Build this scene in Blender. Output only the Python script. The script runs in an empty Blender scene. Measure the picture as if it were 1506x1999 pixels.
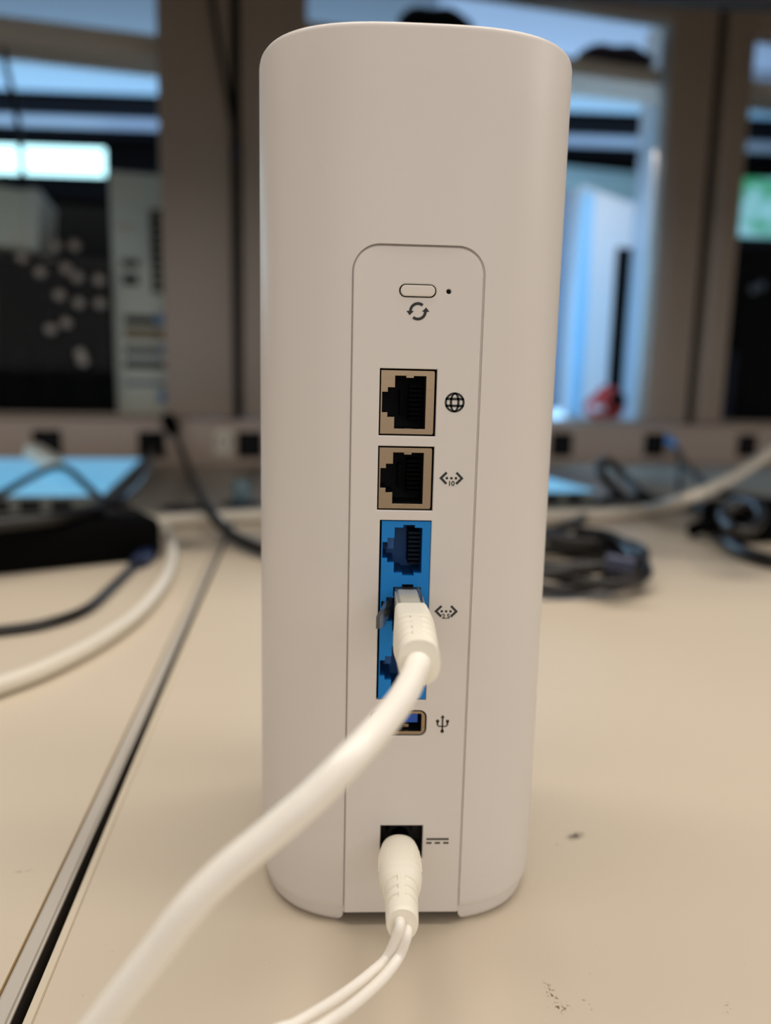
import bpy, bmesh, math, random
from mathutils import Vector, Matrix
random.seed(7)
SC = bpy.context.scene
COL = SC.collection

# ------------------------------------------------------------------ camera
FPX, PITCH, YAW, ROLL = 1500.0, 0.163146, 0.0441926, 0.0224751
CAM = Vector((-0.0148195, -0.1871922, 0.1446052))
cy, sy, cp, sp = math.cos(YAW), math.sin(YAW), math.cos(PITCH), math.sin(PITCH)
FW = Vector((sy*cp, cy*cp, -sp))
_rt = Vector((cy, -sy, 0)); _up = _rt.cross(FW)
RT = math.cos(ROLL)*_rt + math.sin(ROLL)*_up
UP = -math.sin(ROLL)*_rt + math.cos(ROLL)*_up
cam = bpy.data.cameras.new('camera'); cam_o = bpy.data.objects.new('camera', cam); COL.objects.link(cam_o)
cam_o.matrix_world = Matrix(((RT.x, UP.x, -FW.x, CAM.x), (RT.y, UP.y, -FW.y, CAM.y), (RT.z, UP.z, -FW.z, CAM.z), (0, 0, 0, 1)))
cam.sensor_fit = 'HORIZONTAL'; cam.sensor_width = 36.0; cam.lens = 36.0*FPX/1506.0
cam.clip_start = 0.005; cam.clip_end = 60
cam.dof.use_dof = True; cam.dof.focus_distance = 0.1835; cam.dof.aperture_fstop = (cam.lens/1000)/0.0040
SC.camera = cam_o

# ------------------------------------------------------------------ light and exposure
SC.view_settings.view_transform = 'Standard'
try: SC.view_settings.look = 'None'
except Exception: pass
SC.view_settings.gamma = 1; SC.view_settings.use_curve_mapping = False
SC.view_settings.exposure = 0.17
W = bpy.data.worlds.new('room_ambience'); SC.world = W; W.use_nodes = True
W.node_tree.nodes['Background'].inputs[0].default_value = (1.0, 0.92, 0.87, 1)
W.node_tree.nodes['Background'].inputs[1].default_value = 0.19
def area(name, loc, size, power, color, rot=(0, 0, 0)):
    l = bpy.data.lights.new(name, 'AREA'); l.shape = 'RECTANGLE'; l.size, l.size_y = size; l.energy = power; l.color = color
    o = bpy.data.objects.new(name, l); COL.objects.link(o); o.location = loc; o.rotation_euler = rot
    return o
WARM = (1.0, 0.91, 0.81)
area('ceiling_lamp', (0.0, 0.44, 1.93), (2.6, 0.26), 23, WARM)
area('ceiling_lamp_front', (0.25, -0.22, 1.93), (2.2, 0.4), 14, WARM)
area('room_window', (0.0, -3.2, 0.9), (4.0, 1.4), 24, (1.0, 0.92, 0.87), (math.radians(90), 0, 0))  # unseen fill added behind the camera to lift the router face
area('side_lamp', (2.2, -0.5, 1.2), (0.8, 0.8), 7, (1.0, 0.93, 0.85), (0, math.radians(60), math.radians(-12)))
COOL = (0.48, 0.73, 1.0)
area('far_window_light', (-1.0, 5.7, 1.2), (7.0, 0.5), 120, COOL, (math.radians(-110), 0, 0))
area('cabinet_lamp', (0.50, 1.40, 0.62), (0.36, 0.04), 0.55, (0.92, 0.93, 1.0), (math.radians(40), 0, math.radians(11.6)))  # unseen fill added to brighten the tower front
area('cabinet_side_lamp', (0.28, 1.345, 0.30), (0.36, 0.06), 2.0, (0.30, 0.62, 1.0), (0, math.radians(-90), math.radians(22)))  # unseen blue fill added behind the router to brighten the cabinet side

# ------------------------------------------------------------------ pixel helpers
def ray(px, py): return FW + RT*((px-753)/FPX) - UP*((py-999.5)/FPX)
def on_z(px, py, z=0.0):
    d = ray(px, py); return CAM + d*((z-CAM.z)/d.z)
def on_y(px, py, y=0.0):
    d = ray(px, py); return CAM + d*((y-CAM.y)/d.y)
def at_depth(px, py, dep): return CAM + ray(px, py)*dep
WA = math.atan(0.2057); WO = Vector((0, 1.255, 0))
WE = Vector((math.cos(WA), math.sin(WA), 0)); WN = Vector((-math.sin(WA), math.cos(WA), 0))
def wall(px, py, v=0.0):                       # pixel -> (u, z) on the rear partition plane pushed back by v
    d = ray(px, py); o = WO + WN*v; t = (o-CAM).dot(WN)/d.dot(WN); p = CAM + d*t
    return (p-WO).dot(WE), p.z

# ------------------------------------------------------------------ materials
def lin(c): 
    c = c/255.0
    return c/12.92 if c <= 0.04045 else ((c+0.055)/1.055)**2.4
def rgb(r, g, b): return (lin(r), lin(g), lin(b), 1)
def mat(name, col, rough=0.5, metal=0.0, spec=0.5, bump=None, emit=None, coat=0, noise=None):
    m = bpy.data.materials.new(name); m.use_nodes = True; nt = m.node_tree; b = nt.nodes['Principled BSDF']
    b.inputs['Base Color'].default_value = col; b.inputs['Roughness'].default_value = rough
    b.inputs['Metallic'].default_value = metal; b.inputs['Specular IOR Level'].default_value = spec
    b.inputs['Coat Weight'].default_value = coat
    tc = nt.nodes.new('ShaderNodeTexCoord')
    if noise:
        sc, amt = noise
        n = nt.nodes.new('ShaderNodeTexNoise'); n.inputs['Scale'].default_value = sc; n.inputs['Detail'].default_value = 4
        nt.links.new(tc.outputs['Object'], n.inputs['Vector'])
        mx = nt.nodes.new('ShaderNodeMixRGB'); mx.blend_type = 'MIX'
        mx.inputs[1].default_value = tuple(c*(1-amt) for c in col[:3])+(1,); mx.inputs[2].default_value = tuple(min(1, c*(1+amt)) for c in col[:3])+(1,)
        nt.links.new(n.outputs['Fac'], mx.inputs[0]); nt.links.new(mx.outputs[0], b.inputs['Base Color'])
    if bump:
        sc, st, di = bump
        n = nt.nodes.new('ShaderNodeTexNoise'); n.inputs['Scale'].default_value = sc; n.inputs['Detail'].default_value = 3
        nt.links.new(tc.outputs['Object'], n.inputs['Vector'])
        bp = nt.nodes.new('ShaderNodeBump'); bp.inputs['Strength'].default_value = st; bp.inputs['Distance'].default_value = di
        nt.links.new(n.outputs['Fac'], bp.inputs['Height']); nt.links.new(bp.outputs[0], b.inputs['Normal'])
    if emit:
        b.inputs['Emission Color'].default_value = emit[0]; b.inputs['Emission Strength'].default_value = emit[1]
    return m
M = {}
M['router'] = mat('white_matte_plastic', rgb(226, 221, 216), 0.42, bump=(2500, 0.08, 0.0001))
M['button'] = mat('button_plastic', rgb(228, 222, 214), 0.38)
M['print'] = mat('dark_print', rgb(40, 44, 44), 0.6)
M['print_soft'] = mat('grey_print', rgb(70, 68, 62), 0.6)
M['shield'] = mat('brushed_nickel', rgb(158, 140, 116), 0.36, 1.0, bump=(900, 0.1, 0.0002))
M['black'] = mat('black_plastic', rgb(10, 10, 11), 0.7, spec=0.03)
M['black_in'] = mat('black_cavity', rgb(30, 30, 33), 0.7, spec=0.2)
M['comb'] = mat('black_contact_comb', rgb(4, 4, 5), 0.8, spec=0.1)
M['blue'] = mat('blue_port_plastic', rgb(8, 130, 214), 0.5, spec=0.3)
M['blue_comb'] = mat('dark_blue_comb', rgb(10, 26, 44), 0.7, spec=0.2)
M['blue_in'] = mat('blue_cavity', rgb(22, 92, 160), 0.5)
M['usb_blue'] = mat('usb_tongue', rgb(20, 90, 200), 0.35)
M['gold'] = mat('gold_contact', rgb(212, 178, 110), 0.3, 1.0)
M['cable'] = mat('white_cable_jacket', rgb(248, 244, 234), 0.25, bump=(150, 0.05, 0.001))
M['boot'] = mat('white_rubber_boot', rgb(246, 241, 226), 0.45)
M['dc'] = mat('white_plug_rubber', rgb(250, 245, 230), 0.42)
M['dc_cord'] = mat('white_thin_cord', rgb(248, 243, 234), 0.32)
M['grey_cable'] = mat('offwhite_cable', rgb(226, 219, 204), 0.42)
M['blackcable'] = mat('black_cable', rgb(16, 15, 15), 0.36)
M['frame'] = mat('bronze_anodised_frame', rgb(178, 163, 149), 0.5, noise=(4, 0.06))
M['dark'] = mat('dark_gap', rgb(22, 21, 22), 0.8)
M['race'] = mat('taupe_raceway', rgb(205, 188, 174), 0.5)
M['shelf'] = mat('tan_shelf', rgb(235, 210, 188), 0.6)
M['shelfdark'] = mat('dark_overhead_board', rgb(70, 64, 60), 0.7)
M['case'] = mat('beige_case_steel', rgb(242, 238, 222), 0.55)
M['caselight'] = mat('pale_case_plate', rgb(240, 238, 228), 0.55)
M['casedark'] = mat('dark_case_slot', rgb(16, 16, 17), 0.8, spec=0.1)
M['casegold'] = mat('ochre_bracket', rgb(150, 125, 85), 0.5)
M['greybox'] = mat('grey_box', rgb(242, 240, 224), 0.6)
M['knob'] = mat('metal_stud', rgb(205, 185, 172), 0.3, 0.6)
M['bluestud'] = mat('blue_connector', rgb(90, 160, 215), 0.3)
M['white'] = mat('white_panel', rgb(222, 222, 224), 0.5)
M['lining'] = mat('white_cabinet_lining', rgb(176, 186, 196), 0.6)
M['sheet'] = mat('pale_blue_sheet', rgb(150, 205, 240), 0.6)  # blue window light on white put into the colour
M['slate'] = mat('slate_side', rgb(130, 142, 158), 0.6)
M['red'] = mat('red_plastic', rgb(158, 30, 24), 0.6)
M['palegloss'] = mat('lit_blue_surface', rgb(150, 205, 230), 0.3, emit=(rgb(112, 190, 236), 0.62))  # reflected window light put in as a glow
M['greenfront'] = mat('grey_green_front', rgb(110, 116, 112), 0.5)
M['jack'] = mat('dark_grey_socket', rgb(74, 70, 65), 0.6)
M['teal'] = mat('blue_green_plastic', rgb(84, 112, 124), 0.3)
M['navy'] = mat('navy_plastic', rgb(22, 34, 66), 0.4)
M['plum'] = mat('dark_cloth', rgb(60, 50, 62), 0.9)
M['floor'] = mat('grey_carpet', rgb(90, 85, 80), 0.95, noise=(60, 0.2))
M['darkwall'] = mat('dark_wall', rgb(26, 27, 32), 0.9)
M['ceil'] = mat('ceiling_tile', rgb(180, 186, 196), 0.9, noise=(3, 0.05))
M['beam'] = mat('dark_beam', rgb(20, 19, 21), 0.9, spec=0.0)
M['panel_light'] = mat('blue_skylight_panel', rgb(120, 140, 156), 0.6, emit=(rgb(128, 182, 226), 0.22))
M['panel_mid'] = mat('pale_ceiling_panel', rgb(170, 185, 210), 0.6, emit=(rgb(150, 172, 208), 0.35))
M['panel_thin'] = mat('thin_ceiling_light', rgb(100, 106, 120), 0.6, emit=(rgb(150, 172, 206), 0.22))

def sky_mat():
    m = bpy.data.materials.new('bright_daylight'); m.use_nodes = True; nt = m.node_tree
    e = nt.nodes.new('ShaderNodeEmission'); e.inputs[0].default_value = (0.55, 0.93, 1.0, 1); e.inputs[1].default_value = 2.6
    nt.links.new(e.outputs[0], nt.nodes['Material Output'].inputs[0]); return m
M['sky'] = sky_mat()
def tree_mat():
    m = bpy.data.materials.new('garden_view'); m.use_nodes = True; nt = m.node_tree
    tc = nt.nodes.new('ShaderNodeTexCoord'); n = nt.nodes.new('ShaderNodeTexNoise'); n.inputs['Scale'].default_value = 7; n.inputs['Detail'].default_value = 3
    cr = nt.nodes.new('ShaderNodeValToRGB'); el = cr.color_ramp.elements
    el[0].position = 0.40; el[0].color = rgb(60, 150, 110); el[1].position = 0.62; el[1].color = rgb(150, 205, 225)
    e = nt.nodes.new('ShaderNodeEmission'); e.inputs[1].default_value = 0.9
    nt.links.new(tc.outputs['Object'], n.inputs['Vector']); nt.links.new(n.outputs['Fac'], cr.inputs[0]); nt.links.new(cr.outputs[0], e.inputs[0])
    nt.links.new(e.outputs[0], nt.nodes['Material Output'].inputs[0]); return m
M['trees'] = tree_mat()
def glass_mat():
    m = bpy.data.materials.new('door_glass'); m.use_nodes = True; nt = m.node_tree
    t = nt.nodes.new('ShaderNodeBsdfTransparent'); t.inputs[0].default_value = (0.93, 0.96, 0.97, 1)
    g = nt.nodes.new('ShaderNodeBsdfGlossy'); g.inputs['Roughness'].default_value = 0.02
    f = nt.nodes.new('ShaderNodeFresnel'); f.inputs[0].default_value = 1.12
    x = nt.nodes.new('ShaderNodeMixShader'); nt.links.new(f.outputs[0], x.inputs[0]); nt.links.new(t.outputs[0], x.inputs[1]); nt.links.new(g.outputs[0], x.inputs[2])
    nt.links.new(x.outputs[0], nt.nodes['Material Output'].inputs[0]); return m
M['glass'] = glass_mat()
def clear_mat():
    m = mat('clear_polycarbonate', (0.92, 0.94, 0.95, 1), 0.08)
    b = m.node_tree.nodes['Principled BSDF']; b.inputs['Transmission Weight'].default_value = 0.95; b.inputs['IOR'].default_value = 1.4
    return m
M['clear'] = clear_mat()
def desk_mat(marks):
    m = mat('beige_laminate', rgb(207, 194, 174), 0.42, spec=0.4, bump=(1500, 0.10, 0.0002)); nt = m.node_tree; b = nt.nodes['Principled BSDF']
    tc = nt.nodes.new('ShaderNodeTexCoord')
    big = nt.nodes.new('ShaderNodeTexNoise'); big.inputs['Scale'].default_value = 5
    nt.links.new(tc.outputs['Object'], big.inputs['Vector'])
    mx = nt.nodes.new('ShaderNodeMixRGB'); mx.inputs[1].default_value = rgb(204, 191, 171); mx.inputs[2].default_value = rgb(210, 198, 178)
    nt.links.new(big.outputs['Fac'], mx.inputs[0]); last = mx.outputs[0]
    # fine specks
    vo = nt.nodes.new('ShaderNodeTexNoise'); vo.inputs['Scale'].default_value = 420; vo.inputs['Detail'].default_value = 2
    nt.links.new(tc.outputs['Object'], vo.inputs['Vector'])
    th = nt.nodes.new('ShaderNodeMapRange'); th.inputs[1].default_value = 0.73; th.inputs[2].default_value = 0.80; th.inputs[4].default_value = 0.35
    nt.links.new(vo.outputs['Fac'], th.inputs[0])
    sp_ = nt.nodes.new('ShaderNodeMixRGB'); sp_.inputs[2].default_value = rgb(150, 132, 100)
    nt.links.new(th.outputs[0], sp_.inputs[0]); nt.links.new(last, sp_.inputs[1]); last = sp_.outputs[0]
    for (c, ax, r1, r2, thr, dark) in marks:      # dirt smudges: an ellipse filled with broken noise
        mp = nt.nodes.new('ShaderNodeMapping'); mp.vector_type = 'TEXTURE'
        mp.inputs['Location'].default_value = (c[0], c[1], 0); mp.inputs['Rotation'].default_value = (0, 0, ax); mp.inputs['Scale'].default_value = (r1, r2, 1)
        nt.links.new(tc.outputs['Object'], mp.inputs['Vector'])
        ln = nt.nodes.new('ShaderNodeVectorMath'); ln.operation = 'LENGTH'; nt.links.new(mp.outputs[0], ln.inputs[0])
        fa = nt.nodes.new('ShaderNodeMapRange'); fa.inputs[1].default_value = 1.0; fa.inputs[2].default_value = 0.2
        nt.links.new(ln.outputs['Value'], fa.inputs[0])
        nz = nt.nodes.new('ShaderNodeTexNoise'); nz.inputs['Scale'].default_value = 900; nz.inputs['Detail'].default_value = 3
        nt.links.new(tc.outputs['Object'], nz.inputs['Vector'])
        t2 = nt.nodes.new('ShaderNodeMapRange'); t2.inputs[1].default_value = thr; t2.inputs[2].default_value = thr+0.12
        nt.links.new(nz.outputs['Fac'], t2.inputs[0])
        mu = nt.nodes.new('ShaderNodeMath'); mu.operation = 'MULTIPLY'; nt.links.new(fa.outputs[0], mu.inputs[0]); nt.links.new(t2.outputs[0], mu.inputs[1])
        mm = nt.nodes.new('ShaderNodeMixRGB'); mm.inputs[2].default_value = dark
        nt.links.new(mu.outputs[0], mm.inputs[0]); nt.links.new(last, mm.inputs[1]); last = mm.outputs[0]
    nt.links.new(last, b.inputs['Base Color']); return m
M['edge_grey'] = mat('grey_edge_band', rgb(190, 183, 172), 0.45)
M['edge_cream'] = mat('cream_edge_band', rgb(212, 200, 178), 0.45)
M['core'] = mat('dark_board_core', rgb(62, 52, 42), 0.8)  # shade inside the desk gap put into the side colour
M['seam'] = mat('brown_glue_line', rgb(150, 122, 74), 0.7)

# ------------------------------------------------------------------ mesh helpers
def link(name, me, m=None, parent=None, smooth=True, loc=None, rotz=0):
    o = bpy.data.objects.new(name, me); COL.objects.link(o)
    if m is not None: me.materials.clear(); me.materials.append(m)
    if parent is not None: o.parent = parent
    if loc is not None: o.location = loc
    o.rotation_euler = (0, 0, rotz)
    if smooth:
        for p in me.polygons: p.use_smooth = True
        try: me.set_sharp_from_angle(angle=math.radians(9 if 'flat' in me else 38))
        except Exception: pass
    return o
def empty(name, label=None, cat=None, loc=(0, 0, 0), rotz=0, group=None, kind=None):
    o = bpy.data.objects.new(name, None); COL.objects.link(o); o.location = loc; o.rotation_euler = (0, 0, rotz); o.empty_display_size = 0.02
    return tag(o, label, cat, group, kind)
def tag(o, label=None, cat=None, group=None, kind=None):
    if label: o['label'] = label
    if cat: o['category'] = cat
    if group: o['group'] = group
    if kind: o['kind'] = kind
    return o
class MB:
    def __init__(s): s.bm = bmesh.new()
    def box(s, a, b, bev=0.0, rot=None, seg=2):
        a = Vector(a); b = Vector(b)
        r = bmesh.ops.create_cube(s.bm, size=1.0); vs = r['verts']
        c = (a+b)/2; d = b-a
        for v in vs: v.co = Vector((v.co.x*d.x, v.co.y*d.y, v.co.z*d.z))
        if bev > 0:
            es = list({e for v in vs for e in v.link_edges})
            rr = bmesh.ops.bevel(s.bm, geom=es, offset=bev, segments=seg, affect='EDGES', profile=0.5)
            vs = list({v for f in rr['faces'] for v in f.verts} | {v for v in vs if v.is_valid})
        for v in vs:
            co = v.co
            if rot is not None: co = rot @ co
            v.co = co + c
        return s
    def tube(s, pts, r, seg=14, cap=True, sub=8, smooth=True):
        P = catmull(pts, sub) if smooth else [Vector(p) for p in pts]
        n = len(P)
        rad = r if callable(r) else (lambda t: r)
        T = [(P[min(i+1, n-1)]-P[max(i-1, 0)]).normalized() for i in range(n)]
        nrm = T[0].orthogonal().normalized(); rings = []
        for i in range(n):
            nrm = (nrm - T[i]*nrm.dot(T[i])).normalized(); bn = T[i].cross(nrm)
            rr = rad(i/(n-1))
            rings.append([s.bm.verts.new(P[i]+(nrm*math.cos(2*math.pi*k/seg)+bn*math.sin(2*math.pi*k/seg))*rr) for k in range(seg)])
        for i in range(n-1):
            for k in range(seg):
                s.bm.faces.new((rings[i][k], rings[i][(k+1) % seg], rings[i+1][(k+1) % seg], rings[i+1][k]))
        if cap:
            s.bm.faces.new(list(reversed(rings[0]))); s.bm.faces.new(rings[-1])
        return s
    def loft(s, rings, cap0=True, cap1=True):
        R = [[s.bm.verts.new(p) for p in ring] for ring in rings]; n = len(R[0])
        for i in range(len(R)-1):
            for k in range(n):
                s.bm.faces.new((R[i][k], R[i][(k+1) % n], R[i+1][(k+1) % n], R[i+1][k]))
        if cap0: s.bm.faces.new(list(reversed(R[0])))
        if cap1: s.bm.faces.new(R[-1])
        return s
    def prism(s, poly, z0, z1, f=lambda x, y, z: (x, y, z)):
        return s.loft([[f(x, y, z0) for x, y in poly], [f(x, y, z1) for x, y in poly]])
    def sphere(s, c, r, u=14, v=9, sc=(1, 1, 1)):
        rr = bmesh.ops.create_uvsphere(s.bm, u_segments=u, v_segments=v, radius=r)
        for w in rr['verts']: w.co = Vector((w.co.x*sc[0], w.co.y*sc[1], w.co.z*sc[2])) + Vector(c)
        return s
    def cyl(s, a, b, r, seg=20): return s.tube([a, b], r, seg, smooth=False)
    def mesh(s, name):
        bmesh.ops.recalc_face_normals(s.bm, faces=s.bm.faces)
        me = bpy.data.meshes.new(name); s.bm.to_mesh(me); s.bm.free(); return me
    def build(s, name, m, parent=None, smooth=True, loc=None, rotz=0): return link(name, s.mesh(name), m, parent, smooth, loc, rotz)
def catmull(pts, sub=8):
    P = [Vector(p) for p in pts]
    if len(P) < 3:
        return [P[0].lerp(P[1], i/sub) for i in range(sub+1)]
    Q = [P[0]*2-P[1]] + P + [P[-1]*2-P[-2]]; out = []
    for i in range(1, len(Q)-2):
        a, b, c, d = Q[i-1:i+3]
        for k in range(sub):
            t = k/sub
            out.append(0.5*((2*b)+(c-a)*t+(2*a-5*b+4*c-d)*t*t+(3*b-a-3*c+d)*t**3))
    out.append(P[-1]); return out
def rect(x0, x1, z0, z1): return [(x0, z0), (x1, z0), (x1, z1), (x0, z1)]
def rrect(x0, x1, z0, z1, r, n=8, corners=(1, 1, 1, 1)):
    o = []
    for i, (cx_, cz_, a0) in enumerate(((x1-r, z0+r, -90), (x1-r, z1-r, 0), (x0+r, z1-r, 90), (x0+r, z0+r, 180))):
        if corners[i]:
            for k in range(n+1):
                a = math.radians(a0+90*k/n); o.append((cx_+r*math.cos(a), cz_+r*math.sin(a)))
        else: o.append(((x1, z0), (x1, z1), (x0, z1), (x0, z0))[i])
    return o
def circle(cx_, cz_, r, n=24): return [(cx_+r*math.cos(2*math.pi*k/n), cz_+r*math.sin(2*math.pi*k/n)) for k in range(n)]
def plate(name, outer, holes, y0, y1, bevel=0.0):
    """flat plate in the x/z plane between y0 (front) and y1 with real holes; returns a mesh"""
    S = 1000.0                                  # curves work in millimetres
    cu = bpy.data.curves.new(name, 'CURVE'); cu.dimensions = '2D'; cu.fill_mode = 'BOTH'
    cu.extrude = max(((y1-y0)/2-bevel)*S, 0); cu.bevel_depth = bevel*S; cu.bevel_resolution = 2; cu.offset = -bevel*S
    for poly in [outer]+list(holes):
        sp_ = cu.splines.new('POLY'); sp_.points.add(len(poly)-1); sp_.use_cyclic_u = True
        for p, (x, z) in zip(sp_.points, poly): p.co = (x*S, z*S, 0, 1)
    o = bpy.data.objects.new(name, cu); COL.objects.link(o)
    dg = bpy.context.evaluated_depsgraph_get(); dg.update()
    me = bpy.data.meshes.new_from_object(o.evaluated_get(dg)); bpy.data.objects.remove(o); bpy.data.curves.remove(cu)
    ym = (y0+y1)/2
    for v in me.vertices:
        x, z, t = v.co; v.co = (x/S, ym - t/S, z/S)
    bm = bmesh.new(); bm.from_mesh(me); bmesh.ops.remove_doubles(bm, verts=bm.verts, dist=1e-6); bmesh.ops.recalc_face_normals(bm, faces=bm.faces); bm.to_mesh(me); bm.free()
    me.name = name; me['flat'] = 1; return me
def text_mesh(name, body, size, cx_, cz_, y0, y1):
    cu = bpy.data.curves.new(name, 'FONT'); cu.body = body; cu.size = size*1000; cu.align_x = 'CENTER'; cu.align_y = 'CENTER'; cu.extrude = abs(y1-y0)*500; cu.offset = size*24
    o = bpy.data.objects.new(name, cu); COL.objects.link(o)
    dg = bpy.context.evaluated_depsgraph_get(); dg.update()
    me = bpy.data.meshes.new_from_object(o.evaluated_get(dg)); bpy.data.objects.remove(o); bpy.data.curves.remove(cu)
    for v in me.vertices:
        x, z, t = v.co; v.co = (x/1000+cx_, (y0+y1)/2-t/1000, z/1000+cz_)
    return me
def boolean(o, cutters):
    for c in cutters:
        md = o.modifiers.new('cut', 'BOOLEAN'); md.operation = 'DIFFERENCE'; md.solver = 'EXACT'; md.object = c
    dg = bpy.context.evaluated_depsgraph_get(); dg.update()
    me = bpy.data.meshes.new_from_object(o.evaluated_get(dg)); o.modifiers.clear(); o.data = me
    for c in cutters: bpy.data.objects.remove(c)
    return o
def superell(a, b, n, c, z, N=160):
    out = []
    for k in range(N):
        t = 2*math.pi*k/N; ct, st = math.cos(t), math.sin(t)
        out.append((math.copysign(abs(ct)**(2/n), ct)*a, c+math.copysign(abs(st)**(2/n), st)*b, z))
    return out

# ================================================================== SETTING
def wbox(mb, u0, u1, v0, v1, z0, z1, bev=0.0, rot=None): return mb.box((u0, v0, z0), (u1, v1, z1), bev, rot)
def wobj(mb, name, m, parent=None):              # an object laid out along the rear partition
    if parent is not None: return mb.build(name, m, parent)
    return mb.build(name, m, None, loc=WO, rotz=WA)
fl = MB().box((-4, -3, -0.78), (6, 7.5, -0.75)).build('floor', M['floor']); tag(fl, kind='structure')
ce = MB().box((-5, 1.75, 1.90), (7, 7.5, 1.95)).build('ceiling', M['ceil']); tag(ce, kind='structure')
# far wall with its window band
FY = 6.0
def fx(px, py): p = on_y(px, py, FY); return p.x, p.z
lx1, lz1 = fx(212, 285); _, lz0 = fx(100, 346)
rx0, rz1 = fx(1466, 342); _, rz0 = fx(1490, 468)
wb = plate('wall_far', rect(-5, 7, -0.75, 1.9), [rect(-4.2, lx1, lz0, lz1), rect(rx0-1.2, 5.5, rz0, rz1)], FY-0.05, FY+0.05)
tag(link('wall_far', wb, M['darkwall'], smooth=False), kind='structure')
for i, (x0, x1, z0, z1, mm) in enumerate(((-4.2, lx1, lz0, lz1, 'sky'), (rx0-1.2, 5.5, rz0, rz1, 'trees'))):
    w = empty('window_%d' % (i+1), kind='structure')
    link('window_frame', plate('window_frame', rect(x0, x1, z0, z1), [rect(x0+.02, (x0+x1)/2-.015, z0+.012, z1-.012), rect((x0+x1)/2+.015, x1-.02, z0+.012, z1-.012)], FY-.03, FY+.03), M['beam'], w, smooth=False)
    MB().box((x0, FY+.045, z0), (x1, FY+.05, z1)).build('daylight_view', M[mm], w)
for sname, x in (('wall_left', -5.05), ('wall_right', 7.0)):
    tag(MB().box((x, 1.75, -.75), (x+.05, 7.5, 1.9)).build(sname, M['darkwall']), kind='structure')
# ceiling bands of the room beyond
def cdist(py):                                  # distance at which a ceiling line shows at this height of the picture (left part)
    return on_z(170, py, 1.885).y
for nm, a, b, mm in (('skylight_panel', 118, 176, 'panel_light'), ('light_strip', 226, 246, 'panel_thin'), ('light_strip', 86, 101, 'panel_thin')):
    y0, y1 = cdist(a), cdist(b)
    o = MB().box((-5, min(y0, y1), 1.872), (7, max(y0, y1), 1.899)).build('ceiling_light', M[mm])
    tag(o, {'skylight_panel': 'wide pale blue ceiling light band seen through the glazed doors', 'light_strip': 'thin pale ceiling light strip just above the bright window band' if a > 200 else 'thin pale ceiling light strip nearest the tan shelf'}[nm], 'ceiling light')
o = MB().box((0.35, 3.55, 1.872), (3.4, 4.22, 1.899)).build('ceiling_light', M['panel_mid']); tag(o, 'pale ceiling light panel above the middle shelf', 'ceiling light')
for a, b, dz, lab in ((184, 222, 0.03, 'dark ceiling beam between wide light band and thin strip'), (250, 284, 0.03, 'dark ceiling beam directly above the bright far window'), (104, 114, 0.02, 'narrow dark ceiling beam before the wide light band')):
    y0, y1 = cdist(a), cdist(b)
    o = MB().box((-5, min(y0, y1, 5.8), 1.9-dz), (7, min(max(y0, y1), 5.94), 1.899)).build('ceiling_beam', M['beam']); tag(o, lab, 'beam')

# glazed doors along the rear (three leaves) ------------------------------------------------
_, ZR = wall(700, 822)                            # ledge height
_, ZT = wall(1300, 36)
edges = [(-0.80, None), ]
U = lambda px, py=400, v=0: wall(px, py, v)[0]
def bounds(pxl, pxr, py=400): return U(pxl, py), U(pxr, py)
d1 = (-1.10, U(453)); d2 = (U(472), U(1381, 350)); d3 = (U(1401, 350), 1.75)
ST = 0.112
for i, (a, b) in enumerate((d1, d2, d3)):
    d = empty('door_%d' % (i+1), loc=WO, rotz=WA, kind='structure')
    zb, zt = ZR+.002, 0.93
    for (s0, s1) in ((a, a+ST if i != 2 else a+.062), (b-(.118 if i == 0 else .10), b)):
        mb = MB(); wbox(mb, s0, s1, 0, .04, zb, zt, .004); mb.build('stile', M['frame'], d)
    L, Rr_ = a+(ST if i != 2 else .062), b-(.118 if i == 0 else .10)
    mb = MB(); wbox(mb, L, Rr_, 0.002, .038, ZT, zt); mb.build('top_rail', M['frame'], d)
    mb = MB(); wbox(mb, L, Rr_, 0.002, .038, zb, zb+.006); mb.build('bottom_rail', M['frame'], d)
    mb = MB(); wbox(mb, L, Rr_, .017, .023, zb+.006, ZT); mb.build('glass_pane', M['glass'], d)
for k, (a, b) in enumerate(((d1[1], d2[0]), (d2[1], d3[0]))):
    o = wobj(wbox(MB(), a, b, .02, .03, ZR+.002, .93), 'trim_%d' % (k+1), M['dark']); tag(o, kind='structure')
def rear(x): return 1.255+0.2057*x-0.031
# overhead shelf with unseen boards added to shade the rear of the desk
o = empty('overhead_shelf', loc=(0, .45, .75))
def oprism(poly, z0, z1, name):
    mb = MB(); mb.prism(poly, z0, z1)
    for v in mb.bm.verts: v.co -= Vector((0, .45, .75))
    mb.build(name, M['shelfdark'], o, False)
oprism([(-1.2, .45), (1.9, .45), (1.9, 1.135), (-.58, 1.135), (-1.2, 1.0)], .75, .77, 'bottom_board')
oprism([(-1.2, .44), (1.9, .44), (1.9, .458), (-1.2, .458)], .448, .97, 'valance')
oprism([(-1.2, .45), (1.9, .45), (1.9, 1.64), (-1.2, 1.0)], .97, .99, 'top_board')
tag(o, 'dark overhead shelf unit hanging above the rear of the desks', 'shelf')

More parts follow.
